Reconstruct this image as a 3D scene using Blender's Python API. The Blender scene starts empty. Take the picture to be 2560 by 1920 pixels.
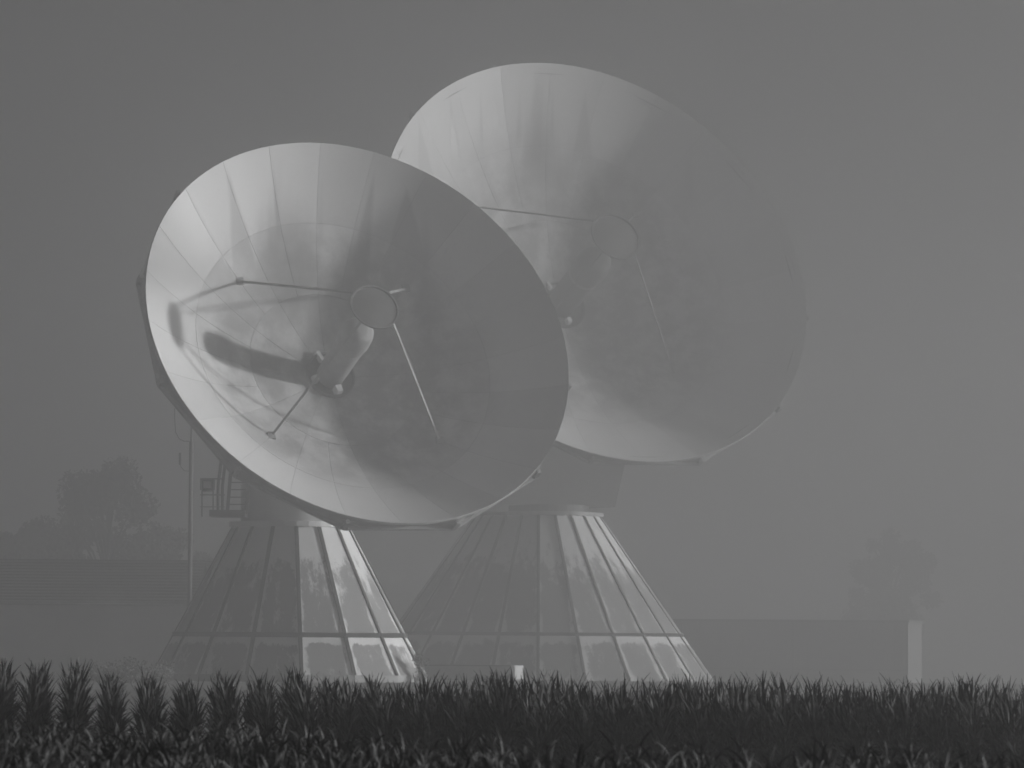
import bpy, bmesh, math, random
import numpy as np
from mathutils import Vector, Matrix

sc = bpy.context.scene
R = math.radians
rnd = random.Random(7)

# ------------------------------------------------------------------ camera
F_PX = 11150.0                       # focal length in pixels of the 2560 px wide photograph
EYE = Vector((0, 0, 3.0))
PITCH, ROLL = math.atan(630 / F_PX), R(0.42)
FWD = Vector((0, math.cos(PITCH), math.sin(PITCH)))
UP0, RT0 = Vector((0, -math.sin(PITCH), math.cos(PITCH))), Vector((1, 0, 0))
RT = RT0 * math.cos(ROLL) + UP0 * math.sin(ROLL)
UP = UP0 * math.cos(ROLL) - RT0 * math.sin(ROLL)
cam_d = bpy.data.cameras.new('camera')
cam = bpy.data.objects.new('camera', cam_d)
sc.collection.objects.link(cam)
cam_d.sensor_width = 36.0
cam_d.lens = F_PX / 2560 * 36.0
cam_d.clip_start, cam_d.clip_end = 0.5, 6000
cam_d.dof.use_dof = True
cam_d.dof.focus_distance = 255
cam_d.dof.aperture_fstop = 10.0
cam.matrix_world = Matrix(((RT.x, UP.x, -FWD.x, EYE.x), (RT.y, UP.y, -FWD.y, EYE.y),
                           (RT.z, UP.z, -FWD.z, EYE.z), (0, 0, 0, 1)))
sc.camera = cam

# ------------------------------------------------------------------ light
SUN_EL, SUN_AZ = R(6.0), R(85.0)
SUN = Vector((math.cos(SUN_EL) * math.sin(SUN_AZ), math.cos(SUN_EL) * math.cos(SUN_AZ), math.sin(SUN_EL)))
world = bpy.data.worlds.new('World')
sc.world = world
world.use_nodes = True
wt = world.node_tree
wt.nodes.clear()
w_out = wt.nodes.new('ShaderNodeOutputWorld')
w_bg = wt.nodes.new('ShaderNodeBackground')
w_bw = wt.nodes.new('ShaderNodeRGBToBW')         # black and white photograph
w_sky = wt.nodes.new('ShaderNodeTexSky')
w_sky.sky_type = 'NISHITA'
w_sky.sun_disc = False
w_sky.sun_elevation = SUN_EL
w_sky.sun_rotation = SUN_AZ
w_sky.air_density, w_sky.dust_density = 1.0, 1.5
wt.links.new(w_sky.outputs[0], w_bw.inputs[0])
wt.links.new(w_bw.outputs[0], w_bg.inputs[0])
w_bg.inputs[1].default_value = 0.019
wt.links.new(w_bg.outputs[0], w_out.inputs[0])
sun_d = bpy.data.lights.new('sun', 'SUN')
sun_d.energy = 5.0
sun_d.angle = R(3.2)
sun_d.color = (1, 1, 1)
sun_o = bpy.data.objects.new('sun', sun_d)
sc.collection.objects.link(sun_o)
sun_o.rotation_euler = SUN.to_track_quat('Z', 'Y').to_euler()
sun_o.location = SUN * 400
FOG = 0.0042
sc.view_settings.view_transform = 'Standard'
sc.view_settings.look = 'None'
sc.view_settings.exposure = 0.62
sc.view_settings.gamma = 1.0
sc.view_settings.use_curve_mapping = False
sc.cycles.max_bounces = 8
sc.cycles.volume_bounces = 3
sc.cycles.use_denoising = True


# ------------------------------------------------------------------ helpers
def at(px, py, Y):
    """point at ground distance Y along the line of sight of a photograph pixel"""
    d = RT * ((px - 1280) / F_PX) + UP * ((960 - py) / F_PX) + FWD
    return EYE + d * (Y / d.y)


def ground_z(y):
    """the land is level to the near antenna and falls away gently behind it"""
    return -0.0115 * (min(max(y - 303.0, 0.0), 400.0))


def link(o):
    sc.collection.objects.link(o)
    return o


def mesh_obj(name, bm, mat, parent=None, smooth=False, recalc=True):
    if recalc:
        bmesh.ops.recalc_face_normals(bm, faces=bm.faces[:])
    me = bpy.data.meshes.new(name)
    bm.to_mesh(me)
    bm.free()
    if smooth:
        me.polygons.foreach_set('use_smooth', [True] * len(me.polygons))
    me.materials.append(mat)
    o = link(bpy.data.objects.new(name, me))
    o.parent = parent
    return o


def empty(name, loc):
    o = link(bpy.data.objects.new(name, None))
    o.location = loc
    o.empty_display_size = 0.5
    return o


def tag(o, label=None, cat=None, group=None, kind=None):
    for k, v in (('label', label), ('category', cat), ('group', group), ('kind', kind)):
        if v:
            o[k] = v
    return o


def box(bm, c, s, m=None):
    r = bmesh.ops.create_cube(bm, size=1.0)['verts']
    for v in r:
        v.co = Vector((v.co.x * s[0], v.co.y * s[1], v.co.z * s[2])) + Vector(c)
        if m:
            v.co = m @ v.co
    return r


def bar(bm, p, q, w, h=None, up=(0, 0, 1)):
    """rectangular bar from p to q"""
    p, q = Vector(p), Vector(q)
    h = h or w
    d = (q - p).normalized()
    s = d.cross(Vector(up))
    if s.length < 1e-4:
        s = d.cross(Vector((1, 0, 0)))
    s.normalize()
    t = s.cross(d).normalized()
    vs = [bm.verts.new(e + s * (a * w / 2) + t * (b * h / 2)) for e in (p, q) for a, b in ((-1, -1), (1, -1), (1, 1), (-1, 1))]
    for i in range(4):
        bm.faces.new((vs[i], vs[(i + 1) % 4], vs[4 + (i + 1) % 4], vs[4 + i]))
    bm.faces.new(vs[3::-1])
    bm.faces.new(vs[4:])


def tube(bm, pts, rad, n=8):
    """round tube along points; rad is a number or a list"""
    pts = [Vector(p) for p in pts]
    rads = rad if isinstance(rad, (list, tuple)) else [rad] * len(pts)
    rings = []
    for i, p in enumerate(pts):
        d = (pts[min(i + 1, len(pts) - 1)] - pts[max(i - 1, 0)]).normalized()
        s = d.cross(Vector((0, 1, 0.01)))
        if s.length < 1e-3:
            s = d.cross(Vector((1, 0, 0)))
        s.normalize()
        t = d.cross(s)
        rings.append([bm.verts.new(p + (s * math.cos(2 * math.pi * k / n) + t * math.sin(2 * math.pi * k / n)) * rads[i]) for k in range(n)])
    for a, b in zip(rings, rings[1:]):
        for k in range(n):
            bm.faces.new((a[k], a[(k + 1) % n], b[(k + 1) % n], b[k]))
    bm.faces.new(rings[0][::-1])
    bm.faces.new(rings[-1])


def lathe(bm, prof, n=32, m=None, phase=0.0, cap=True):
    """surface of revolution about Z through (radius, height) pairs"""
    rings = []
    for r, z in prof:
        ring = []
        for k in range(n):
            a = 2 * math.pi * k / n + phase
            co = Vector((r * math.cos(a), r * math.sin(a), z))
            ring.append(bm.verts.new(m @ co if m else co))
        rings.append(ring)
    for a, b in zip(rings, rings[1:]):
        for k in range(n):
            bm.faces.new((a[k], a[(k + 1) % n], b[(k + 1) % n], b[k]))
    if cap:
        bm.faces.new(rings[0][::-1])
        bm.faces.new(rings[-1])


# ------------------------------------------------------------------ materials
class NT:
    def __init__(s, name):
        s.mat = bpy.data.materials.new(name)
        s.mat.use_nodes = True
        s.t = s.mat.node_tree
        s.t.nodes.clear()
        s.out = s.n('ShaderNodeOutputMaterial')

    def n(s, typ, **kw):
        nd = s.t.nodes.new(typ)
        for k, v in kw.items():
            setattr(nd, k, v)
        return nd

    def lk(s, a, b):
        s.t.links.new(a, b)

    def val(s, x, sock):
        if isinstance(x, (int, float)):
            sock.default_value = x
        else:
            s.lk(x, sock)

    def math(s, op, a, b=0.0, clamp=False):
        nd = s.n('ShaderNodeMath', operation=op, use_clamp=clamp)
        s.val(a, nd.inputs[0])
        s.val(b, nd.inputs[1])
        return nd.outputs[0]

    def step(s, x, lo, hi, a=0.0, b=1.0):
        nd = s.n('ShaderNodeMapRange', interpolation_type='SMOOTHSTEP')
        s.val(x, nd.inputs[0])
        nd.inputs[1].default_value, nd.inputs[2].default_value = lo, hi
        nd.inputs[3].default_value, nd.inputs[4].default_value = a, b
        return nd.outputs[0]

    def lerp(s, f, a, b):
        nd = s.n('ShaderNodeMix', data_type='FLOAT')
        s.val(f, nd.inputs[0])
        s.val(a, nd.inputs[2])
        s.val(b, nd.inputs[3])
        return nd.outputs[0]

    def noise(s, vec, scale, detail=4, rough=0.55, stretch=None, dist=0.0):
        if stretch:
            mp = s.n('ShaderNodeMapping')
            mp.inputs['Scale'].default_value = stretch
            s.lk(vec, mp.inputs[0])
            vec = mp.outputs[0]
        nd = s.n('ShaderNodeTexNoise')
        s.lk(vec, nd.inputs['Vector'])
        nd.inputs['Scale'].default_value = scale
        nd.inputs['Detail'].default_value = detail
        nd.inputs['Roughness'].default_value = rough
        nd.inputs['Distortion'].default_value = dist
        return nd.outputs[0]

    def surf(s, col, rough=0.6, bump=None, bstr=0.2, bdist=0.02, spec=0.5):
        b = s.n('ShaderNodeBsdfPrincipled')
        if isinstance(col, (int, float)):
            b.inputs['Base Color'].default_value = (col, col, col, 1)
        else:
            s.lk(col, b.inputs['Base Color'])
        s.val(rough, b.inputs['Roughness'])
        b.inputs['Specular IOR Level'].default_value = spec
        if bump is not None:
            bp = s.n('ShaderNodeBump')
            bp.inputs['Strength'].default_value = bstr
            bp.inputs['Distance'].default_value = bdist
            s.lk(bump, bp.inputs['Height'])
            s.lk(bp.outputs[0], b.inputs['Normal'])
        s.lk(b.outputs[0], s.out.inputs['Surface'])
        return s.mat


def plain(name, lo, hi, scale=1.5, rough=0.6, stretch=None, spec=0.4, bstr=0.15):
    m = NT(name)
    pos = m.n('ShaderNodeNewGeometry').outputs['Position']
    n1 = m.noise(pos, scale, 5, 0.6, stretch)
    return m.surf(m.lerp(m.step(n1, 0.3, 0.7), lo, hi), rough, n1, bstr, 0.02, spec)


M_STEEL = plain('galvanised_steel', 0.22, 0.34, 1.2)
M_DARK = plain('dark_painted_steel', 0.05, 0.09, 1.0)
M_BATTEN = plain('dark_joint_strip', 0.018, 0.035, 0.8, 0.8)
M_HUB = plain('weathered_grey_paint', 0.08, 0.15, 1.3)
M_WHITE = plain('white_paint', 0.74, 0.84, 0.7, 0.45)
M_HOUSE = plain('white_cladding', 0.55, 0.72, 0.5, 0.5, (1, 1, 0.15))
M_CABIN = plain('dark_grey_cladding', 0.025, 0.045, 0.4, 0.6, (1, 1, 0.2))
M_FEED = plain('fog_dimmed_feed_paint', 0.10, 0.16, 0.8, 0.5)  # fog fading painted in: darkened so the sunlit subreflector stays faint
M_FEED_DARK = plain('fog_dimmed_rear_feed_paint', 0.06, 0.1, 0.8, 0.7)  # darker copy for the rear feed, its colour sunk to the fog tone
M_CONC = plain('concrete', 0.28, 0.42, 0.8, 0.85)
M_ROOF = plain('dark_roof_sheet', 0.035, 0.07, 0.4, 0.7, (0.2, 1, 1))
M_RENDER = plain('pale_render', 0.4, 0.5, 0.3, 0.85)
M_HALL = plain('hall_cladding', 0.14, 0.19, 0.3, 0.7, (1, 1, 0.3))
M_BARK = plain('bark', 0.03, 0.06, 3.0, 0.9)
M_LEAF = plain('tree_leaf', 0.035, 0.08, 0.5, 0.7)
M_SHRUB = plain('shrub_leaf', 0.06, 0.13, 1.5, 0.7)
M_PALELEAF = plain('pale_shrub_leaf', 0.5, 0.7, 2.0, 0.6)
M_GLASS = plain('dark_glass', 0.02, 0.03, 1.0, 0.15)


def corn_mat():
    m = NT('corn_leaf')
    pos = m.n('ShaderNodeNewGeometry').outputs['Position']
    n1 = m.noise(pos, 7.0, 3, 0.6)
    n2 = m.noise(pos, 0.6, 2)
    c = m.math('MULTIPLY', m.lerp(m.step(n1, 0.38, 0.68), 0.006, 0.075), m.lerp(n2, 0.6, 1.4))
    return m.surf(c, 0.6, spec=0.15)


M_CORN = corn_mat()


def ground_mat(name, lo, hi, sc_):
    m = NT(name)
    pos = m.n('ShaderNodeNewGeometry').outputs['Position']
    n1 = m.noise(pos, sc_, 6, 0.65)
    n2 = m.noise(pos, sc_ * 0.04, 3)
    c = m.math('MULTIPLY', m.lerp(n1, lo, hi), m.lerp(n2, 0.7, 1.3))
    return m.surf(c, 0.95, n1, 0.6, 0.08, 0.1)


M_GRASS = ground_mat('meadow', 0.10, 0.22, 1.2)
M_SOIL = ground_mat('soil', 0.05, 0.09, 3.0)
M_GRAVEL = ground_mat('gravel', 0.18, 0.3, 4.0)


def dish_mat(name, frame, Rd, zrim, runs):
    """white painted aluminium, wet with dew: damp runs fall from the rim seams, old dirt in the bowl, deepened with painted shade"""
    m = NT(name)
    tc = m.n('ShaderNodeTexCoord')
    tc.object = frame
    sp = m.n('ShaderNodeSeparateXYZ')
    m.lk(tc.outputs['Object'], sp.inputs[0])
    r = m.math('DIVIDE', m.math('SQRT', m.math('ADD', m.math('MULTIPLY', sp.outputs[0], sp.outputs[0]),
                                               m.math('MULTIPLY', sp.outputs[1], sp.outputs[1]))), Rd)
    pos = m.n('ShaderNodeNewGeometry').outputs['Position']
    wp = m.n('ShaderNodeSeparateXYZ')
    m.lk(pos, wp.inputs[0])
    run = m.noise(pos, 0.30, 3, 0.5, (1, 1, 0.012), 0.0)
    rag = m.noise(pos, 1.1, 4, 0.6, (1, 1, 0.07))
    inset = m.math('SUBTRACT', 1.0, r)
    wet = m.step(m.math('ADD', m.math('ADD', run, m.math('MULTIPLY', inset, 0.75)), m.math('MULTIPLY', rag, 0.06)), 0.70, 1.0)
    wet = m.math('MULTIPLY', wet, m.step(wp.outputs[2], zrim - 15.0, zrim - 8.0))
    jit = m.math('MULTIPLY', m.math('SUBTRACT', rag, 0.5), 0.9)
    for xa, za, el, er, amt in runs:                 # wedge shaped damp runs
        d = m.math('MAXIMUM', m.math('SUBTRACT', za, wp.outputs[2]), 0.0)
        x = m.math('SUBTRACT', m.math('ADD', wp.outputs[0], m.math('MULTIPLY', jit, m.math('MULTIPLY', d, 0.12))), xa)
        lo = m.math('SUBTRACT', x, m.math('MULTIPLY', d, el))
        hi = m.math('SUBTRACT', m.math('MULTIPLY', d, er), x)
        k = m.math('MULTIPLY', m.step(lo, -0.08, 0.25), m.step(hi, -0.08, 0.25))
        k = m.math('MULTIPLY', k, m.math('MULTIPLY', m.step(d, 0.0, 0.3), m.step(d, 5.0, 9.0, amt, 0.0)))
        wet = m.math('MAXIMUM', wet, k)
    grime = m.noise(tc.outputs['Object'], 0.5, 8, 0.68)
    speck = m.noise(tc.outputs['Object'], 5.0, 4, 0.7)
    bowl = m.math('MULTIPLY', m.step(r, 0.50, 0.84, 1.0, 0.06), m.step(grime, 0.34, 0.62, 0.35, 1.0))  # mottled dirt, darkened further inward to paint in the bowl's shade
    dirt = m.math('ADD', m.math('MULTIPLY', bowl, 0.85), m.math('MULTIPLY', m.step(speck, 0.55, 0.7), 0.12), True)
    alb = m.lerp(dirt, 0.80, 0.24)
    inf = m.n('ShaderNodeObjectInfo')
    alb = m.math('MULTIPLY', alb, m.lerp(inf.outputs['Random'], 0.86, 1.04))
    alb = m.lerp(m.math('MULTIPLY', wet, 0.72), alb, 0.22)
    rough = m.lerp(wet, 0.6, 0.4)
    return m.surf(alb, rough, speck, 0.05, 0.01, 0.35)


def pedestal_mat(name, t0):
    """light cladding; each panel damp in the middle and dry along its edges (per object seed)"""
    m = NT(name)
    tc = m.n('ShaderNodeTexCoord')
    inf = m.n('ShaderNodeObjectInfo')
    off = m.n('ShaderNodeVectorMath', operation='ADD')
    cb = m.n('ShaderNodeCombineXYZ')
    rr = m.math('MULTIPLY', inf.outputs['Random'], 97.0)
    for i in range(3):
        m.lk(rr, cb.inputs[i])
    m.lk(tc.outputs['Object'], off.inputs[0])
    m.lk(cb.outputs[0], off.inputs[1])
    sp = m.n('ShaderNodeSeparateXYZ')
    m.lk(tc.outputs['Generated'], sp.inputs[0])
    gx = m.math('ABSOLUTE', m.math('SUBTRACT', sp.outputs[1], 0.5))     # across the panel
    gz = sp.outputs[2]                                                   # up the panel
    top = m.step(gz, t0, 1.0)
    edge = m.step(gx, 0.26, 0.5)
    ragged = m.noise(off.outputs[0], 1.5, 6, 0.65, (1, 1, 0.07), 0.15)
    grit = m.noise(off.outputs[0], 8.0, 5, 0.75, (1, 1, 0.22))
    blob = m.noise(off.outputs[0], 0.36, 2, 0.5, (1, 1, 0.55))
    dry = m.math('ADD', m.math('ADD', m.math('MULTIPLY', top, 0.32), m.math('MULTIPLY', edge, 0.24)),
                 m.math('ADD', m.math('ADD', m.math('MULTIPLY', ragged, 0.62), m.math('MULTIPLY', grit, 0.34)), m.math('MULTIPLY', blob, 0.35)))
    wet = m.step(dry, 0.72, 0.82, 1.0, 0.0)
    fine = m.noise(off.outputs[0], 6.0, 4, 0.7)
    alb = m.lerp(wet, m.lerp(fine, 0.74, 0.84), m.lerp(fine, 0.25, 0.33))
    return m.surf(alb, m.lerp(wet, 0.7, 0.5), fine, 0.05, 0.01, 0.25)


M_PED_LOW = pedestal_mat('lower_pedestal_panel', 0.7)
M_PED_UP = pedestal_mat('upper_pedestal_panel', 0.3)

# ------------------------------------------------------------------ ground
bm = bmesh.new()
N = 48
g = [[bm.verts.new((x, y, ground_z(y))) for x in np.linspace(-112, 85, N)] for y in sorted(list(np.linspace(-40, 940, N - 2)) + [303.0, 703.0])]
for i in range(N - 1):
    for j in range(N - 1):
        bm.faces.new((g[i][j], g[i][j + 1], g[i + 1][j + 1], g[i + 1][j]))
tag(mesh_obj('ground', bm, M_GRASS), kind='structure')
bm = bmesh.new()
box(bm, (0, 28, -0.098), (26, 50, 0.204))
tag(mesh_obj('field_soil', bm, M_SOIL), kind='structure')
bm = bmesh.new()
box(bm, (-10, 270, -0.098), (90, 64, 0.204))
tag(mesh_obj('gravel_yard', bm, M_GRAVEL), kind='structure')


# ------------------------------------------------------------------ antennas
def sector_panel(r0, r1, ang, f, thick, nr=4, na=5):
    bm = bmesh.new()
    grid = []
    for lvl in (0, -thick):
        rows = []
        for i in range(nr + 1):
            r = r0 + (r1 - r0) * i / nr
            row = []
            for j in range(na + 1):
                gap = 0.011 / r
                a = -ang / 2 + gap + (ang - 2 * gap) * j / na
                row.append(bm.verts.new((r * math.cos(a), r * math.sin(a), r * r / (4 * f) + lvl)))
            rows.append(row)
        grid.append(rows)
    t, b = grid
    for i in range(nr):
        for j in range(na):
            bm.faces.new((t[i][j], t[i + 1][j], t[i + 1][j + 1], t[i][j + 1]))
            bm.faces.new((b[i][j], b[i][j + 1], b[i + 1][j + 1], b[i + 1][j]))
    for i in range(nr):
        bm.faces.new((t[i][0], b[i][0], b[i + 1][0], t[i + 1][0]))
        bm.faces.new((t[i][na], t[i + 1][na], b[i + 1][na], b[i][na]))
    for j in range(na):
        bm.faces.new((t[0][j], t[0][j + 1], b[0][j + 1], b[0][j]))
        bm.faces.new((t[nr][j], b[nr][j], b[nr][j + 1], t[nr][j + 1]))
    return bm


def shared(name, proto_mesh, parent, mat4):
    o = link(bpy.data.objects.new(name, proto_mesh))
    o.parent = parent
    o.matrix_local = mat4
    return o


def make_antenna(label, base, axis, vertex, Rd, fd, ped, runs, sub_panels=24):
    root = empty('satellite_antenna', base)
    tag(root, label, 'antenna', 'large satellite dishes on conical pedestals')
    a = Vector(axis).normalized()
    u = Vector((0, 0, 1)).cross(a).normalized()
    v = a.cross(u)
    MD = Matrix(((u.x, v.x, a.x, 0), (u.y, v.y, a.y, 0), (u.z, v.z, a.z, 0), (0, 0, 0, 1)))
    MD.translation = Vector(vertex) - Vector(base)
    f = 2 * fd * Rd
    fm = M_FEED if ped['n'] == 16 else M_FEED_DARK
    dep = Rd * Rd / (4 * f)

    # reflector: backing shell with the panels on it
    bm = bmesh.new()
    prof = [(0.3, 0.0)] + [(Rd * t, (Rd * t) ** 2 / (4 * f)) for t in np.linspace(0.1, 1.0, 14)]
    prof = [(r, z - 0.10) for r, z in prof]
    back = [(Rd + 0.02, dep - 0.30)] + [(r, z - 0.22) for r, z in prof[::-1][1:]]
    lathe(bm, prof + back, 72, None, 0, True)
    refl = mesh_obj('reflector', bm, M_HUB, root, True)
    refl.matrix_local = MD
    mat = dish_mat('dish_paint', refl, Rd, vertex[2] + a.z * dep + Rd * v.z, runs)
    refl.data.materials[0] = M_STEEL
    rings = [(0.115, 0.40, 12), (0.40, 0.70, 24), (0.70, 1.0, sub_panels)]
    for r0, r1, n in rings:
        bmx = sector_panel(r0 * Rd + 0.011, r1 * Rd - 0.011, 2 * math.pi / n, f, 0.05)
        bmesh.ops.recalc_face_normals(bmx, faces=bmx.faces[:])
        me = bpy.data.meshes.new('panel')
        bmx.to_mesh(me)
        bmx.free()
        me.polygons.foreach_set('use_smooth', [True] * len(me.polygons))
        me.set_sharp_from_angle(angle=R(35))
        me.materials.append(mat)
        for k in range(n):
            shared('panel', me, refl, Matrix.Rotation(2 * math.pi * (k + 0.5) / n, 4, 'Z'))

    # hub ring with feed cone
    bm = bmesh.new()
    z0 = (0.11 * Rd) ** 2 / (4 * f)
    lathe(bm, [(0.04 * Rd, z0 - 0.25), (0.116 * Rd, z0 - 0.25), (0.116 * Rd, z0 + 0.28), (0.108 * Rd, z0 + 0.28),
               (0.106 * Rd, z0 + 0.02), (0.04 * Rd, z0 + 0.02)], 40)
    hub = mesh_obj('hub', bm, M_HUB, root)
    hub.matrix_local = MD
    bm = bmesh.new()
    cr = 0.068 * Rd
    lathe(bm, [(cr * 0.92, z0), (cr * 0.98, 0.12 * Rd), (cr, 0.26 * Rd), (cr * 1.12, 0.31 * Rd), (cr * 1.1, 0.37 * Rd),
               (cr * 1.0, 0.395 * Rd), (cr * 0.75, 0.41 * Rd), (cr * 0.3, 0.415 * Rd)], 28)
    cone = mesh_obj('feed_cone', bm, M_STEEL if fm == M_FEED else fm, root, True)
    cone.matrix_local = MD
    bm = bmesh.new()
    lathe(bm, [(cr * 1.01, 0.255 * Rd), (cr * 1.05, 0.255 * Rd), (cr * 1.05, 0.265 * Rd), (cr * 1.01, 0.265 * Rd)], 28, None, 0, False)
    mesh_obj('collar', bm, M_STEEL, cone)
    for ang, rr, sz in ((-80, 0.088, (0.5, 0.4, 0.6)), (25, 0.1, (0.5, 0.25, 0.5)), (112, 0.1, (0.7, 0.25, 0.4)), (200, 0.09, (0.4, 0.4, 0.5))):
        bm = bmesh.new()
        box(bm, (rr * Rd, 0, z0 + sz[2] / 2 + 0.02), sz, Matrix.Rotation(R(ang), 4, 'Z'))
        mesh_obj('junction_box', bm, M_WHITE, hub)

    # subreflector: convex dish seen from behind its rim
    zs = f * 0.93
    bm = bmesh.new()
    sr = 0.115 * Rd
    lathe(bm, [(0.01, zs - 0.10 * sr)] + [(sr * t, zs - 0.10 * sr + 0.22 * sr * t * t) for t in (0.3, 0.6, 0.85, 1.0)] +
          [(sr * 1.0, zs + 0.19 * sr), (sr * 0.93, zs + 0.19 * sr), (sr * 0.9, zs + 0.13 * sr), (sr * 0.5, zs + 0.20 * sr),
           (0.01, zs + 0.22 * sr)], 36, None, 0, False)
    sub = mesh_obj('subreflector', bm, fm, root, True)
    sub.data.set_sharp_from_angle(angle=R(40))
    sub.matrix_local = MD

    # four struts
    rf, rt = 0.575 * Rd, 0.108 * Rd
    for k in range(4):
        g_ = R(45 + 90 * k)
        d = Vector((math.cos(g_), math.sin(g_), 0))
        bm = bmesh.new()
        p, q = d * rf + Vector((0, 0, rf * rf / (4 * f))), d * rt + Vector((0, 0, zs + 0.1 * sr))
        side = Vector((-d.y, d.x, 0))
        bar(bm, p, q, 0.10, 0.15, side)
        st = mesh_obj('strut', bm, M_STEEL if fm == M_FEED else fm, root)
        st.matrix_local = MD
        bm = bmesh.new()
        box(bm, p + Vector((0, 0, 0.06)), (0.5, 0.5, 0.18))
        mesh_obj('strut_foot', bm, M_STEEL, st)

    # back structure: twelve radial ribs, polygonal ring beams between their ends
    nb = 12
    vr, vz = Rd * 1.014, dep - 1.15
    ph = R(16)
    verts = [Vector((vr * math.cos(2 * math.pi * k / nb + ph), vr * math.sin(2 * math.pi * k / nb + ph), vz)) for k in range(nb)]
    for k in range(nb):
        p, q = verts[k], verts[(k + 1) % nb]
        bm = bmesh.new()
        inn = lambda w: Vector((w.x * 0.985, w.y * 0.985, w.z + 0.42))
        bar(bm, p, q, 0.20, 0.20)
        bar(bm, inn(p), inn(q), 0.16, 0.30)
        for i in range(6):
            s0, s1 = p.lerp(q, i / 6), p.lerp(q, (i + 1) / 6)
            e0, e1 = inn(s0), inn(s1)
            bar(bm, s0, e1, 0.08) if i % 2 else bar(bm, e0, s1, 0.08)
        rb = mesh_obj('ring_beam', bm, M_STEEL, root)
        rb.matrix_local = MD
        # sheet closing the gap between rim and ring beam
        bm = bmesh.new()
        seg = 6
        lo, hi = [], []
        for i in range(seg + 1):
            w = p.lerp(q, i / seg)
            d = Vector((w.x, w.y, 0)).normalized()
            rim = min(Rd - 0.05, w.xy.length - 0.02)
            hi.append(bm.verts.new((d.x * rim, d.y * rim, dep - 0.33)))
            lo.append(bm.verts.new((w.x * 0.992, w.y * 0.992, w.z + 0.02)))
        for i in range(seg):
            bm.faces.new((hi[i], hi[i + 1], lo[i + 1], lo[i]))
        bmesh.ops.solidify(bm, geom=bm.faces[:], thickness=0.03)
        sk = mesh_obj('skirt_sheet', bm, M_STEEL, root)
        sk.matrix_local = MD
        # rib
        d = Vector((p.x, p.y, 0)).normalized()
        bm = bmesh.new()
        top, bot = [], []
        for i in range(9):
            r = 0.12 * Rd + (vr - 0.12 * Rd) * i / 8
            zt = min(r, Rd) ** 2 / (4 * f) - 0.34
            zb = zt - (3.2 * (1 - i / 8) ** 1.3 + 0.62)
            top.append((d * r + Vector((0, 0, zt))))
            bot.append((d * r + Vector((0, 0, zb))))
        for i in range(8):
            bar(bm, top[i], top[i + 1], 0.14)
            bar(bm, bot[i], bot[i + 1], 0.16)
            bar(bm, top[i], bot[i + 1] if i % 2 else bot[i], 0.1)
            bar(bm, bot[i], top[i + 1], 0.1)
        bar(bm, top[8], bot[8], 0.26)
        rb = mesh_obj('rib', bm, M_STEEL, root)
        rb.matrix_local = MD
        # bracket at the beam joint
        bm = bmesh.new()
        box(bm, (vr - 0.05, 0, vz + 0.14), (0.22, 0.42, 0.5), Matrix.Rotation(2 * math.pi * k / nb + ph, 4, 'Z'))
        br = mesh_obj('joint_bracket', bm, M_DARK, root)
        br.matrix_local = MD
    # pedestal
    n, ph, zb, zr, zt, r_ring, slope = ped['n'], ped['phase'], ped['zb'], ped['zr'], ped['zt'], ped['r'], ped['slope']
    rad = lambda z: r_ring - slope * (z - zr)
    bm = bmesh.new()
    lathe(bm, [(rad(zb) - 0.08, zb), (rad(zt) - 0.08, zt)], n, None, ph)
    core = mesh_obj('pedestal', bm, M_CONC, root)
    bm = bmesh.new()
    lathe(bm, [(rad(zb) + 0.05, 0), (rad(zb) + 0.05, zb + 0.02), (rad(zb) - 0.3, zb + 0.02)], n, None, ph)
    mesh_obj('plinth', bm, M_CONC, core)
    bm = bmesh.new()
    lathe(bm, [(rad(zt) - 0.2, zt - 0.02), (rad(zt) + 0.22, zt - 0.02), (rad(zt) + 0.22, zt + 0.32), (rad(zt) - 0.2, zt + 0.34)], n * 2, None, ph)
    mesh_obj('collar', bm, M_WHITE if n == 16 else M_STEEL, core)
    ca, half = math.cos(math.pi / n), math.pi / n

    def flat_panel(z0, z1, pm):
        """one facet with its middle on the +X side"""
        bm = bmesh.new()
        q = []
        for off in (-0.06, 0.0):
            for z, sy in ((z0, -1), (z0, 1), (z1, 1), (z1, -1)):
                r = rad(z)
                q.append(bm.verts.new((r * ca + off, sy * (r * math.sin(half) - 0.06), z)))
        bm.faces.new(q[4:])
        bm.faces.new(q[3::-1])
        for i in range(4):
            bm.faces.new((q[i], q[(i + 1) % 4], q[4 + (i + 1) % 4], q[4 + i]))
        bmesh.ops.recalc_face_normals(bm, faces=bm.faces[:])
        me = bpy.data.meshes.new('cladding_panel')
        bm.to_mesh(me)
        bm.free()
        me.materials.append(pm)
        return me
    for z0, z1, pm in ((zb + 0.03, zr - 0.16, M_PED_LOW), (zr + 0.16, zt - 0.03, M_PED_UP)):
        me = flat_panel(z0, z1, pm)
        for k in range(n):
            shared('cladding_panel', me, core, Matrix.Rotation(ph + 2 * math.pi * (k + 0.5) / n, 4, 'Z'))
    bm = bmesh.new()
    bar(bm, (rad(zb) + 0.0, 0, zb), (rad(zt) + 0.0, 0, zt), ped['bw'], 0.10, (0, 1, 0) if False else (1, 0, 0.3))
    bmesh.ops.recalc_face_normals(bm, faces=bm.faces[:])
    me = bpy.data.meshes.new('joint_strip')
    bm.to_mesh(me)
    bm.free()
    me.materials.append(M_BATTEN)
    for k in range(n):
        shared('joint_strip', me, core, Matrix.Rotation(ph + 2 * math.pi * k / n, 4, 'Z'))
    bm = bmesh.new()
    lathe(bm, [(rad(zr) - 0.25, zr - 0.15), (rad(zr) + ped['ring'], zr - 0.15), (rad(zr) + ped['ring'], zr + 0.15), (rad(zr) - 0.25, zr + 0.15)], n, None, ph)
    mesh_obj('band', bm, M_BATTEN, core)
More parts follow.
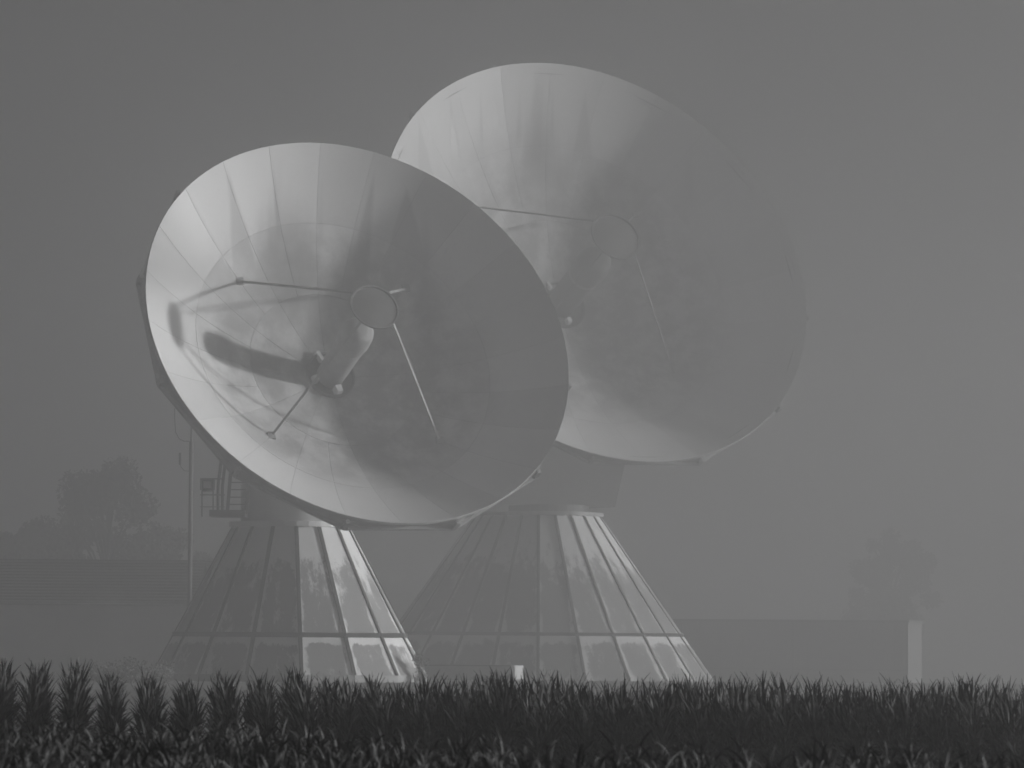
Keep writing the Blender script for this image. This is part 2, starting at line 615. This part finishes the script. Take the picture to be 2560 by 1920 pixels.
    return root, MD, a


# front antenna
A1 = Vector((0.3692, -0.7922, 0.4860))
B1 = at(726, 1593, 290.0)
B1.z = 0
V1 = Vector((-11.69, 284.60, 19.44))
R1 = 14.18
RUN1 = [(*at(px, py, 281).xz, el, er, am) for px, py, el, er, am in ((562, 404, 0.05, 0.32, 1.0), (673, 365, 0.02, 0.15, 1.0), (931, 383, -0.26, -0.04, 0.8),
        (468, 472, -2.5, 0.56, 0.9), (800, 358, -0.06, 0.0, 0.5), (1010, 430, -0.3, 0.3, 0.5))]
make1 = make_antenna('nearer left satellite dish on a conical pedestal with streaked cladding', B1, A1, V1, R1, 0.305,
                     dict(n=16, phase=R(-90 + 7.5), zb=0.42, zr=2.98, zt=9.95, r=291 * 290 / F_PX, slope=0.535, bw=0.25, ring=0.1), RUN1)
# rear antenna
A2 = Vector((0.3995, -0.7961, 0.4546))
Y2 = 410.0
B2 = at(1343, 1583, Y2)
B2.z = ground_z(Y2)
R2 = 20.89
V2 = Vector((4.27, 405.8, 33.07))
RUN2 = [(*at(px, py, Y2 - 11).xz, el, er, am) for px, py, el, er, am in ((1045, 285, 0.0, 0.28, 0.8), (1122, 205, 0.0, 0.16, 0.9), (1200, 175, -0.04, 0.07, 0.7),
        (1300, 160, -0.05, 0.05, 0.6), (1385, 160, -0.08, 0.04, 0.6), (1130, 330, 0.05, 0.45, 0.5), (1470, 180, -0.2, 0.1, 0.5))]
make2 = make_antenna('larger satellite dish behind, half dissolved in fog, on a broad conical pedestal', B2, A2, V2, R2, 0.305,
                     dict(n=24, phase=R(-90), zb=0.3, zr=3.2 - B2.z, zt=14.0 - B2.z, r=364 * Y2 / F_PX, slope=0.70, bw=0.28, ring=0.1), RUN2)


def yoke(root, base, vertex, axis, zt, rt, cabin):
    """turning head between pedestal and reflector"""
    a = Vector(axis)
    V = Vector(vertex) - Vector(base)
    bm = bmesh.new()
    if cabin == 'round':
        lathe(bm, [(rt * 0.86, zt + 0.33), (rt * 0.86, zt + 2.6), (rt * 0.80, zt + 4.8), (rt * 0.55, zt + 5.4)], 40)
        o = mesh_obj('turning_head', bm, M_HOUSE, root, False)
        o.data.polygons.foreach_set('use_smooth', [p.area < 3 for p in o.data.polygons])
    else:
        h = Vector((a.x, a.y, 0)).normalized()
        m = Matrix.Rotation(math.atan2(h.y, h.x), 4, 'Z')
        lathe(bm, [(rt * 0.8, zt + 0.3), (rt * 0.8, zt + 1.0)], 32)
        sx, sy, z0, z1 = 8.5, 15.0, zt + 0.9, zt + 7.8
        vs = [bm.verts.new(m @ Vector((x, y, z))) for z, k in ((z0, 0.82), (z1, 1.0)) for x, y in
              ((-sx / 2 * k, -sy / 2 * k), (sx / 2 * k, -sy / 2 * k), (sx / 2 * k, sy / 2 * k), (-sx / 2 * k, sy / 2 * k))]
        bm.faces.new(vs[3::-1])
        bm.faces.new(vs[4:])
        for i in range(4):
            bm.faces.new((vs[i], vs[(i + 1) % 4], vs[4 + (i + 1) % 4], vs[4 + i]))
        o = mesh_obj('turning_head', bm, M_CABIN, root)
        bm = bmesh.new()
        box(bm, (sx / 2 - 0.6, -sy / 2 + 0.6, z0 - 0.35), (2.2, 3.0, 0.7), m)
        mesh_obj('drive_housing', bm, M_DARK, root)
    bm = bmesh.new()
    top = V - a * 0.6
    c = Vector((0, 0, zt + 4.2))
    rot = a.to_track_quat('Z', 'Y').to_matrix().to_4x4()
    rot.translation = top
    L = (top - c).length
    lathe(bm, [(2.6, -L * 0.75), (3.4, -2.2), (3.0, 0.0)], 24, rot)
    mesh_obj('elevation_gear', bm, M_STEEL if cabin == 'round' else M_CABIN, root)
    return o


yoke(make1[0], B1, V1, A1, 9.95, 291 * 290 / F_PX - 0.535 * 6.97, 'round')
yoke(make2[0], B2, V2, A2, 14.0 - B2.z, 364 * Y2 / F_PX - 0.70 * 10.8, 'cabin')

# service platform with railing and ladder on the left flank of the front antenna
root1 = make1[0]


def loc1(px, py, Y=291.5):
    return at(px, py, Y) - B1


YP0, YP1 = 289.5, 292.0
bm = bmesh.new()
p0, p1 = loc1(500, 1287, 290.7), loc1(612, 1287, 290.7)
box(bm, ((p0.x + p1.x) / 2 + 0.6, (p0.y + p1.y) / 2, p0.z), (p1.x - p0.x - 1.0, 2.4, 0.10))
box(bm, (loc1(582, 1287).x, loc1(582, 1287).y - 4.2, loc1(582, 1287).z - 0.05), (2.3, 3.2, 0.42))
plat = mesh_obj('platform', bm, M_DARK, root1)
rail = None
for Yp in (YP0, YP1):
    for ya in (1197, 1237, 1267):
        bm = bmesh.new()
        tube(bm, [loc1(500, ya, Yp), loc1(562, ya, Yp)], 0.045 if ya < 1240 else 0.03, 6)
        mesh_obj('rail', bm, M_DARK, plat)
    for xa, y0, y1 in ((505, 1195, 1292), (533, 1195, 1290)):
        bm = bmesh.new()
        tube(bm, [loc1(xa, y0, Yp), loc1(xa, y1, Yp)], 0.05, 6)
        mesh_obj('post', bm, M_DARK, plat)
for xa0, xa1 in ((553, 545), (564, 556)):
    bm = bmesh.new()
    tube(bm, [loc1(xa0, 1150, 290), loc1(xa1, 1215, 290), loc1(xa1, 1292, 290)], 0.1, 8)
    mesh_obj('hanger', bm, M_DARK, plat)
bm = bmesh.new()
f0 = [loc1(504, 1199, 289.6), loc1(533, 1199, 289.6), loc1(533, 1225, 289.6), loc1(504, 1225, 289.6)]
for i in range(4):
    bar(bm, f0[i], f0[(i + 1) % 4], 0.2, 0.2, (0, 1, 0))
fr = mesh_obj('square_frame', bm, M_DARK, root1)  # plain square frame beside the railing
bm = bmesh.new()
c_ = (f0[0] + f0[2]) / 2
box(bm, c_ + Vector((0, 0.05, 0)), (0.62, 0.04, 0.55))  # white sheet added to imitate bright fog showing through the frame
mesh_obj('fog_infill', bm, M_WHITE, fr)
bm = bmesh.new()
for (xa, xb) in ((578, 568), (626, 614)):
    bar(bm, loc1(xa, 1165, 286.2), loc1(xb, 1285, 286.2), 0.16, 0.22)
lad = mesh_obj('ladder', bm, M_DARK, root1)
for k, ya in enumerate((1206, 1224, 1243, 1261)):
    bm = bmesh.new()
    sh = (1285 - ya) / 120 * 9
    bar(bm, loc1(569 + sh, ya, 286.2), loc1(611 + sh, ya, 286.2), 0.2, 0.07)
    mesh_obj('rung', bm, M_DARK, lad)

# ------------------------------------------------------------------ other things of the station
# mast with two whip antennas
YM = 320.0
mb = at(473, 1590, YM)
mast = empty('radio_mast', (mb.x, mb.y, ground_z(YM)))
tag(mast, 'slender radio mast with curved whip aerials beside the left dish', 'mast')
zt_ = at(473, 1055, YM).z - ground_z(YM)
bm = bmesh.new()
tube(bm, [(0, 0, 0), (0, 0, zt_ - 1.4), (0, 0, zt_ - 1.35), (0, 0, zt_)], [0.17, 0.15, 0.08, 0.06], 10)
mesh_obj('pole', bm, M_DARK, mast)
for pts, rd in ((((473, 1103), (460, 1103), (448, 1097), (439, 1080), (437, 1050), (437, 1020)), 0.035),
                (((473, 1178), (461, 1177), (453, 1168), (450, 1160)), 0.03)):
    bm = bmesh.new()
    tube(bm, [at(x, y, YM) - mast.location for x, y in pts], rd, 6)
    mesh_obj('whip', bm, M_DARK, mast)
bm = bmesh.new()
tube(bm, [at(450, 1162, YM) - mast.location, at(450, 1132, YM) - mast.location], 0.09, 8)
mesh_obj('dipole', bm, M_DARK, mast)
bm = bmesh.new()
box(bm, (0, 0, 0.15), (0.8, 0.8, 0.3))
mesh_obj('footing', bm, M_CONC, mast)


def long_house(name, label, x0, x1, yr, ye, Y, depth, courses):
    a, b = at(x0, yr, Y), at(x1, yr, Y)
    e = at((x0 + x1) / 2, ye, Y)
    gz = ground_z(Y + depth)
    zr, ze = at(280, yr, Y).z - gz, at(280, ye, Y).z - gz
    cx, L = (a.x + b.x) / 2, b.x - a.x
    root = empty(name, (cx, Y + depth / 2, gz))
    tag(root, label, 'building')
    bm = bmesh.new()
    box(bm, (0, 0, ze / 2), (L - 0.8, depth - 1.0, ze))
    for s in (-1, 1):
        x = s * (L / 2 - 0.4)
        for t in (0, -0.3 * s):
            pass
    v = [bm.verts.new((x, y, z)) for x in (-L / 2 + 0.4, L / 2 - 0.4) for y, z in ((-depth / 2 + 0.5, ze + 0.002), (depth / 2 - 0.5, ze + 0.002), (0, zr - 0.35))]
    bm.faces.new(v[:3])
    bm.faces.new(v[3:])
    bm.faces.new((v[0], v[3], v[5], v[2]))
    bm.faces.new((v[1], v[2], v[5], v[4]))
    wall = mesh_obj('wall', bm, M_RENDER, root)
    for s in (-1, 1):
        bm = bmesh.new()
        for k in range(courses):
            t0, t1 = k / courses, (k + 1.18) / courses
            y0, z0 = s * depth / 2 * (1 - t0), ze + (zr - ze) * t0
            y1, z1 = s * depth / 2 * (1 - min(t1, 1)), ze + (zr - ze) * min(t1, 1)
            lift = 0.12
            q = [bm.verts.new(c) for c in ((-L / 2, y0, z0 + lift), (L / 2, y0, z0 + lift), (L / 2, y1, z1 + 0.02), (-L / 2, y1, z1 + 0.02),
                                           (-L / 2, y0, z0), (L / 2, y0, z0))]
            bm.faces.new(q[:4])
            bm.faces.new((q[4], q[5], q[1], q[0]))
        mesh_obj('roof', bm, M_ROOF, root, recalc=False)
    bm = bmesh.new()
    tube(bm, [(-L / 2, -depth / 2 - 0.1, ze - 0.02), (L / 2, -depth / 2 - 0.1, ze - 0.02)], 0.09, 6)
    mesh_obj('gutter', bm, M_STEEL, root)
    bm = bmesh.new()
    bar(bm, (-L / 2, 0, zr + 0.08), (L / 2, 0, zr + 0.08), 0.4, 0.1)
    mesh_obj('ridge_cap', bm, M_ROOF, root)
    return root


long_house('long_house', 'long low building with dark ribbed roof at the left edge', -330, 500, 1400, 1510, 356, 13, 14)
long_house('rear_house', 'fainter low roofed building glimpsed between the mast and the left pedestal', 480, 690, 1402, 1512, 392, 12, 12)

# flat roofed hall at the right
YH = 500.0
h0, h1 = at(1690, 1672, YH), at(2300, 1672, YH)
GH = ground_z(YH + 12)
hall = empty('flat_roofed_hall', ((h0.x + h1.x) / 2, YH + 6, GH))
hall.rotation_euler = (0, 0, R(-13))
tag(hall, 'pale flat roofed hall dissolving in fog right of the broad pedestal', 'building')
HL, HD, HT = (h1.x - h0.x), 12.0, at(1280, 1550, YH).z - GH
bm = bmesh.new()
box(bm, (0, 0, HT / 2), (HL, HD, HT))
mesh_obj('wall', bm, M_HALL, hall)
bm = bmesh.new()
box(bm, (0, 0, HT + 0.13), (HL + 0.5, HD + 0.5, 0.28))
mesh_obj('roof', bm, M_DARK, hall)
bm = bmesh.new()
box(bm, (0, -HD / 2 - 0.04, at(1280, 1668, YH).z - GH), (HL + 0.02, 0.12, 0.16))
mesh_obj('base_rail', bm, M_DARK, hall)
for k in range(11):
    bm = bmesh.new()
    box(bm, ((-0.45 + 0.09 * k) * HL, -HD / 2 - 0.02, HT / 2 + 0.3), (0.05, 0.05, HT - 0.8))
    mesh_obj('cladding_seam', bm, M_CABIN, hall)
for t in (-0.5, -0.435, 0.03, 0.5):
    bm = bmesh.new()
    box(bm, (t * HL, -HD / 2 - 0.05, HT / 2), (0.24, 0.14, HT - 0.02))
    mesh_obj('post', bm, M_DARK, hall)
# low screen wall and white cabinet in front of the rear pedestal
YW = 303.0
w0, w1 = at(1040, 1702, YW), at(1279, 1702, YW)
wl = empty('low_wall', ((w0.x + w1.x) / 2, YW, 0))
tag(wl, 'low grey wall between the two pedestals left of the white cabinet', 'wall')
WL = w1.x - w0.x
bm = bmesh.new()
box(bm, (0, 0, 0.47), (WL, 0.3, 0.94))
mesh_obj('wall', bm, M_CONC, wl)
bm = bmesh.new()
box(bm, (0, 0, 0.985), (WL + 0.06, 0.42, 0.09))
mesh_obj('coping', bm, M_DARK, wl)
cp = at(1293, 1702, 301.0)
cab = empty('utility_cabinet', (cp.x, 301.0, 0))
tag(cab, 'small bright white square cabinet at the end of the low wall', 'cabinet')
cab.rotation_euler = (0, 0, R(35))
bm = bmesh.new()
box(bm, (0, 0, 0.53), (0.74, 0.40, 0.90))
bmesh.ops.bevel(bm, geom=bm.edges[:], offset=0.015, segments=1, affect='EDGES')
mesh_obj('body', bm, M_WHITE, cab)
bm = bmesh.new()
box(bm, (0, -0.208, 0.53), (0.66, 0.02, 0.8))
dr = mesh_obj('door', bm, M_WHITE, cab)
bm = bmesh.new()
box(bm, (0.25, -0.23, 0.55), (0.03, 0.03, 0.12))
mesh_obj('handle', bm, M_DARK, dr)
bm = bmesh.new()
box(bm, (0, 0, 1.0), (0.8, 0.46, 0.04))
mesh_obj('lid', bm, M_WHITE, cab)
bm = bmesh.new()
box(bm, (0, 0, 0.04), (0.6, 0.3, 0.08))
mesh_obj('base', bm, M_CONC, cab)


# ------------------------------------------------------------------ vegetation
def leaf_cloud(name, blobs, count, size, mat, parent, seed, mats=None, ratio=0.0):
    """many small leaf faces spread through lumpy crown volumes"""
    rg = np.random.default_rng(seed)
    cs, rs = np.array([b[:3] for b in blobs], float), np.array([b[3] for b in blobs], float)
    pick = rg.choice(len(blobs), count, p=rs ** 2 / (rs ** 2).sum())
    d = rg.normal(size=(count, 3))
    d /= np.linalg.norm(d, axis=1)[:, None]
    rad = rs[pick] * (0.3 + 1.05 * rg.random(count) ** 0.9)
    c = cs[pick] + d * rad[:, None] * np.array([1, 1, 0.85])
    c = c[c[:, 2] > 0.05]
    m_ = len(c)
    t1 = rg.normal(size=(m_, 3))
    t1 /= np.linalg.norm(t1, axis=1)[:, None]
    t2 = np.cross(t1, rg.normal(size=(m_, 3)))
    t2 /= np.linalg.norm(t2, axis=1)[:, None]
    s = size * (0.5 + rg.random(m_))[:, None]
    V = np.stack([c - t1 * s, c + t2 * s * 0.5, c + t1 * s, c - t2 * s * 0.5], 1).reshape(-1, 3)
    me = bpy.data.meshes.new(name)
    me.vertices.add(len(V))
    me.vertices.foreach_set('co', V.ravel())
    me.loops.add(m_ * 4)
    me.loops.foreach_set('vertex_index', np.arange(m_ * 4))
    me.polygons.add(m_)
    me.polygons.foreach_set('loop_start', np.arange(m_) * 4)
    me.polygons.foreach_set('loop_total', np.full(m_, 4))
    for x in (mats or [mat]):
        me.materials.append(x)
    if mats:
        me.polygons.foreach_set('material_index', (rg.random(m_) < ratio).astype(np.int32))
    me.update()
    o = link(bpy.data.objects.new(name, me))
    o.parent = parent
    return o


def tree(label, base, height, width, seed, group='trees behind the long building'):
    rg = random.Random(seed)
    root = empty('tree', base)
    tag(root, label, 'tree', group)
    bm = bmesh.new()
    tube(bm, [(0, 0, 0), (0.1, 0, height * 0.25), (-0.1, 0.1, height * 0.5), (0.1, 0, height * 0.85)],
         [width * 0.035, width * 0.028, width * 0.02, 0.05], 8)
    blobs = []
    for k in range(42):
        an, ph_ = rg.uniform(0, 6.28), math.asin(rg.uniform(-1, 1))
        rr = rg.uniform(0.25, 1.0) ** 0.6
        hz = height * (0.56 + 0.36 * rr * math.sin(ph_))
        q = Vector((math.cos(an) * math.cos(ph_) * rr * width * 0.5, math.sin(an) * math.cos(ph_) * rr * width * 0.5, hz))
        tube(bm, [(0, 0, hz * 0.62), q * 0.6 + Vector((0, 0, hz * 0.3)), q], [0.16, 0.1, 0.04], 6)
        blobs.append((*q, width * rg.uniform(0.07, 0.16)))
    blobs.append((0, 0, height * 0.84, width * 0.10))
    mesh_obj('trunk', bm, M_BARK, root)
    leaf_cloud('crown', blobs, 20000, 0.26, M_LEAF, root, seed)
    return root


t = at(265, 1590, 455)
tree('tall leafy tree rising faintly behind the long roof at the left', (t.x, t.y, ground_z(t.y)), 24.0, 12.5, 3)
t = at(90, 1590, 470)
tree('lower tree left of the tall one, barely showing through the fog', (t.x, t.y, ground_z(t.y)), 18.5, 11.0, 5)
t = at(420, 1590, 475)
tree('small tree between the tall tree and the mast, almost lost in fog', (t.x, t.y, ground_z(t.y)), 17.0, 9.0, 9)

t = at(2225, 1590, 640)
tree('solitary tree at the far right above the flat hall, a mere shade in the fog', (t.x, t.y, ground_z(t.y)), 25.5, 12.0, 14, 'trees in the far fog')

s_ = at(330, 1700, 268)
shrub = empty('flowering_shrub', (s_.x, s_.y, 0))
tag(shrub, 'low spreading shrub with pale specks left of the front pedestal', 'shrub')
rg = random.Random(4)
bl = [(rg.uniform(-2.4, 2.2), rg.uniform(-1, 1), rg.uniform(0.2, 0.75), rg.uniform(0.45, 0.8)) for k in range(16)]
bl += [(0.3, 0, 1.0, 0.6), (-0.4, 0.2, 0.95, 0.6), (1.0, 0.1, 0.8, 0.5)]
leaf_cloud('foliage', bl, 3600, 0.085, M_SHRUB, shrub, 11, [M_SHRUB, M_PALELEAF], 0.10)
bm = bmesh.new()
for b in bl:
    tube(bm, [(b[0] * 0.3, b[1] * 0.3, 0), (b[0] * 0.8, b[1] * 0.8, b[2] * 0.6), (b[0], b[1], b[2])], [0.04, 0.03, 0.012], 5)
mesh_obj('stems', bm, M_BARK, shrub)
s_ = at(1052, 1705, 286)
sh2 = empty('small_shrub', (s_.x, s_.y, 0))
tag(sh2, 'small bush against the right foot of the front pedestal', 'shrub')
bl = [(rg.uniform(-0.3, 0.3), rg.uniform(-0.2, 0.2), rg.uniform(0.2, 1.6), rg.uniform(0.2, 0.33)) for k in range(10)]
leaf_cloud('foliage', bl, 900, 0.07, M_SHRUB, sh2, 12)
bm = bmesh.new()
for b in bl:
    tube(bm, [(0, 0, 0), (b[0] * 0.6, b[1] * 0.6, b[2] * 0.6), b[:3]], [0.03, 0.02, 0.01], 5)
mesh_obj('stems', bm, M_BARK, sh2)


# ------------------------------------------------------------------ maize
def corn_template(seed, droop):
    """leafy maize plant; droop 0 = upright spear leaves, 1 = arching canopy"""
    rg = random.Random(seed)
    V, Fq = [], []
    H = 2.27
    lean = (rg.uniform(-0.05, 0.05), rg.uniform(-0.05, 0.05))
    vig = rg.uniform(0.8, 1.12)
    for i in range(4):                                   # stalk
        z = H * i / 3
        r = 0.014 * (1 - 0.55 * i / 3)
        for k in range(4):
            a = k * math.pi / 2
            V.append((lean[0] * i / 3 + r * math.cos(a), lean[1] * i / 3 + r * math.sin(a), z))
    for i in range(3):
        for k in range(4):
            Fq.append((i * 4 + k, i * 4 + (k + 1) % 4, i * 4 + 4 + (k + 1) % 4, i * 4 + 4 + k))
    n = 26
    az = rg.uniform(0, 6.28)
    for j in range(n):
        t = j / (n - 1)
        z0 = 1.45 + (H - 1.45) * t ** 0.9
        az += 2.4 + rg.uniform(-0.6, 0.6)
        L = vig * rg.uniform(0.20, 0.42) * (1.0 - 0.2 * t)
        th = R(44 - 34 * t + rg.uniform(-12, 12))         # from the vertical
        bend = R(rg.uniform(10, 110) * (1.0 - 0.6 * t))
        if droop:
            L *= 0.62
            th += R(18 * rg.random())
            bend += R(rg.uniform(15, 60))
        w = rg.uniform(0.018, 0.032) * (0.8 if droop else 1.0) * (1 - 0.3 * max(0, t - 0.6) / 0.4)
        px = Vector((lean[0] * z0 / H + rg.uniform(-0.03, 0.03), lean[1] * z0 / H + rg.uniform(-0.03, 0.03), z0))
        out = Vector((math.cos(az), math.sin(az), 0))
        side = Vector((-math.sin(az), math.cos(az), 0))
        seg = 5
        b0 = len(V)
        tw = rg.uniform(-1.3, 1.3)
        for i in range(seg + 1):
            f_ = i / seg
            ang = th + bend * f_ ** 1.6
            ww = w * (0.45 + 0.55 * min(1, f_ * 4)) * (1 - f_ ** 2.4) + 0.003
            up_ = out * -math.cos(ang) + Vector((0, 0, math.sin(ang)))
            sd = side * math.cos(tw * f_) + up_ * math.sin(tw * f_)
            V.append(tuple(px + sd * ww / 2))
            V.append(tuple(px - sd * ww / 2))
            px = px + (out * math.sin(ang) + Vector((0, 0, math.cos(ang)))) * (L / seg)
        for i in range(seg):
            k = b0 + 2 * i
            Fq.append((k, k + 1, k + 3, k + 2))
    return np.array(V), np.array(Fq)


TPL = [corn_template(100 + k, 0) for k in range(14)] + [corn_template(300 + k, 1) for k in range(8)]


def quad_mesh(name, V, Q, mat):
    me = bpy.data.meshes.new(name)
    me.vertices.add(len(V))
    me.vertices.foreach_set('co', np.ascontiguousarray(V, dtype=np.float32).ravel())
    me.loops.add(len(Q) * 4)
    me.loops.foreach_set('vertex_index', np.ascontiguousarray(Q, dtype=np.int32).ravel())
    me.polygons.add(len(Q))
    me.polygons.foreach_set('loop_start', np.arange(len(Q)) * 4)
    me.polygons.foreach_set('loop_total', np.full(len(Q), 4))
    me.polygons.foreach_set('use_smooth', np.ones(len(Q), dtype=bool))
    me.materials.append(mat)
    me.update()
    return me


TPL_ME = [quad_mesh('corn_plant', V, Q, M_CORN) for V, Q in TPL]
ROWD = Vector((-0.0888, 1.0)).normalized()
ROWE = Vector((ROWD.y, -ROWD.x))
plants = []          # x, y, scale, rotation, template, row, zone
cr_ = random.Random(21)
for zone, k0, k1 in (('far', -4, 36), ('near', -4, 16)):
    for k in range(k0, k1):
        tt = 9.0
        while tt < 51.5:
            tt += cr_.uniform(0.075, 0.14) * (1.0 if zone == 'far' else 0.5)
            off = k * 0.394 + cr_.gauss(0, 0.016 if zone == 'far' else 0.10)
            x, y = ROWD.x * tt + ROWE.x * off, ROWD.y * tt + ROWE.y * off
            px = 1280 + F_PX * x / y
            if not -260 < px < 2820:
                continue
            fx = (px - 0) / 2560
            if zone == 'far':
                if y < 44.8 or y > 50.4:
                    continue
                s = 0.986 + 0.038 * max(0, (500 - px) / 500) - 0.008 * fx + 0.012 * math.sin(px * 0.011) + 0.008 * math.sin(px * 0.037)
            else:
                edge_ = 30.0 - 5.2 * min(1, max(0, (px - 500) / 900)) + 0.8 * math.sin(px * 0.012)
                if y > edge_:
                    continue
                s = 0.985
            plants.append((x, y, s * cr_.uniform(0.92, 1.05), cr_.uniform(0, 6.283), cr_.randrange(14) if zone == 'far' else 14 + cr_.randrange(8), k, zone, px))

ORD = ['leftmost', 'second', 'third', 'fourth', 'fifth', 'sixth', 'seventh', 'eighth']
far_rows = sorted({p[5] for p in plants if p[6] == 'far' and p[7] < 640 and p[7] > -30})[:7]
single, rest = [], []
near_c = sky_c = 0
for p in sorted(plants, key=lambda p: p[1]):
    if p[6] == 'far' and p[5] in far_rows and p[1] < 46.8 and sum(1 for q in single if q[1] == ('row', p[5])) < 15:
        single.append((p, ('row', p[5])))
    elif p[6] == 'near' and near_c < 95 and -40 < p[7] < 2600 and p[1] > 15.2:
        single.append((p, ('near', 0)))
        near_c += 1
    elif p[6] == 'far' and p[5] not in far_rows and sky_c < 95 and p[1] < 46.0 and p[7] < 2600 and p[7] > 500:
        single.append((p, ('sky', 0)))
        sky_c += 1
    else:
        rest.append(p)
for p, (kind, r) in single:
    o = link(bpy.data.objects.new('corn_plant', TPL_ME[p[4]]))
    o.location = (p[0], p[1], 0.0)
    o.rotation_euler = (0, 0, p[3])
    o.scale = (p[2] * 1.0,) * 3
    if kind == 'row':
        i = far_rows.index(r)
        tag(o, 'maize plant in the %s spiky row end counted from the left edge of the field' % ORD[i], 'corn plant', 'maize in the %s row end' % ORD[i])
    elif kind == 'near':
        tag(o, 'blurred maize plant in the nearest rows along the bottom of the picture', 'corn plant', 'nearest blurred maize')
    else:
        tag(o, 'maize plant in the front of the far strip right of the spiky row ends', 'corn plant', 'maize along the far strip')


def corn_mass(name, lst):
    VV, QQ, n = [], [], 0
    for p in lst:
        V, Q = TPL[p[4]]
        c, s = math.cos(p[3]), math.sin(p[3])
        W = np.empty_like(V)
        W[:, 0] = (V[:, 0] * c - V[:, 1] * s) * p[2] + p[0]
        W[:, 1] = (V[:, 0] * s + V[:, 1] * c) * p[2] + p[1]
        W[:, 2] = V[:, 2] * p[2]
        VV.append(W)
        QQ.append(Q + n)
        n += len(V)
    o = link(bpy.data.objects.new(name, quad_mesh(name, np.concatenate(VV), np.concatenate(QQ), M_CORN)))
    return o


tag(corn_mass('corn_field', rest), 'dark dense maize field across the whole foreground', 'corn field', kind='stuff')
print('plants', len(plants), 'single', len(single))

# ------------------------------------------------------------------ haze
bm = bmesh.new()
box(bm, (-13, 450, 25.5), (202, 990, 63.0))
m = NT('fog')
pv = m.n('ShaderNodeVolumePrincipled')
pv.inputs['Color'].default_value = (0.78, 0.78, 0.78, 1)
pv.inputs['Density'].default_value = FOG
pv.inputs['Anisotropy'].default_value = 0.8
m.lk(pv.outputs[0], m.out.inputs['Volume'])
tag(mesh_obj('haze', bm, m.mat), 'pale ground fog filling the air over the field and station', 'fog', kind='stuff')
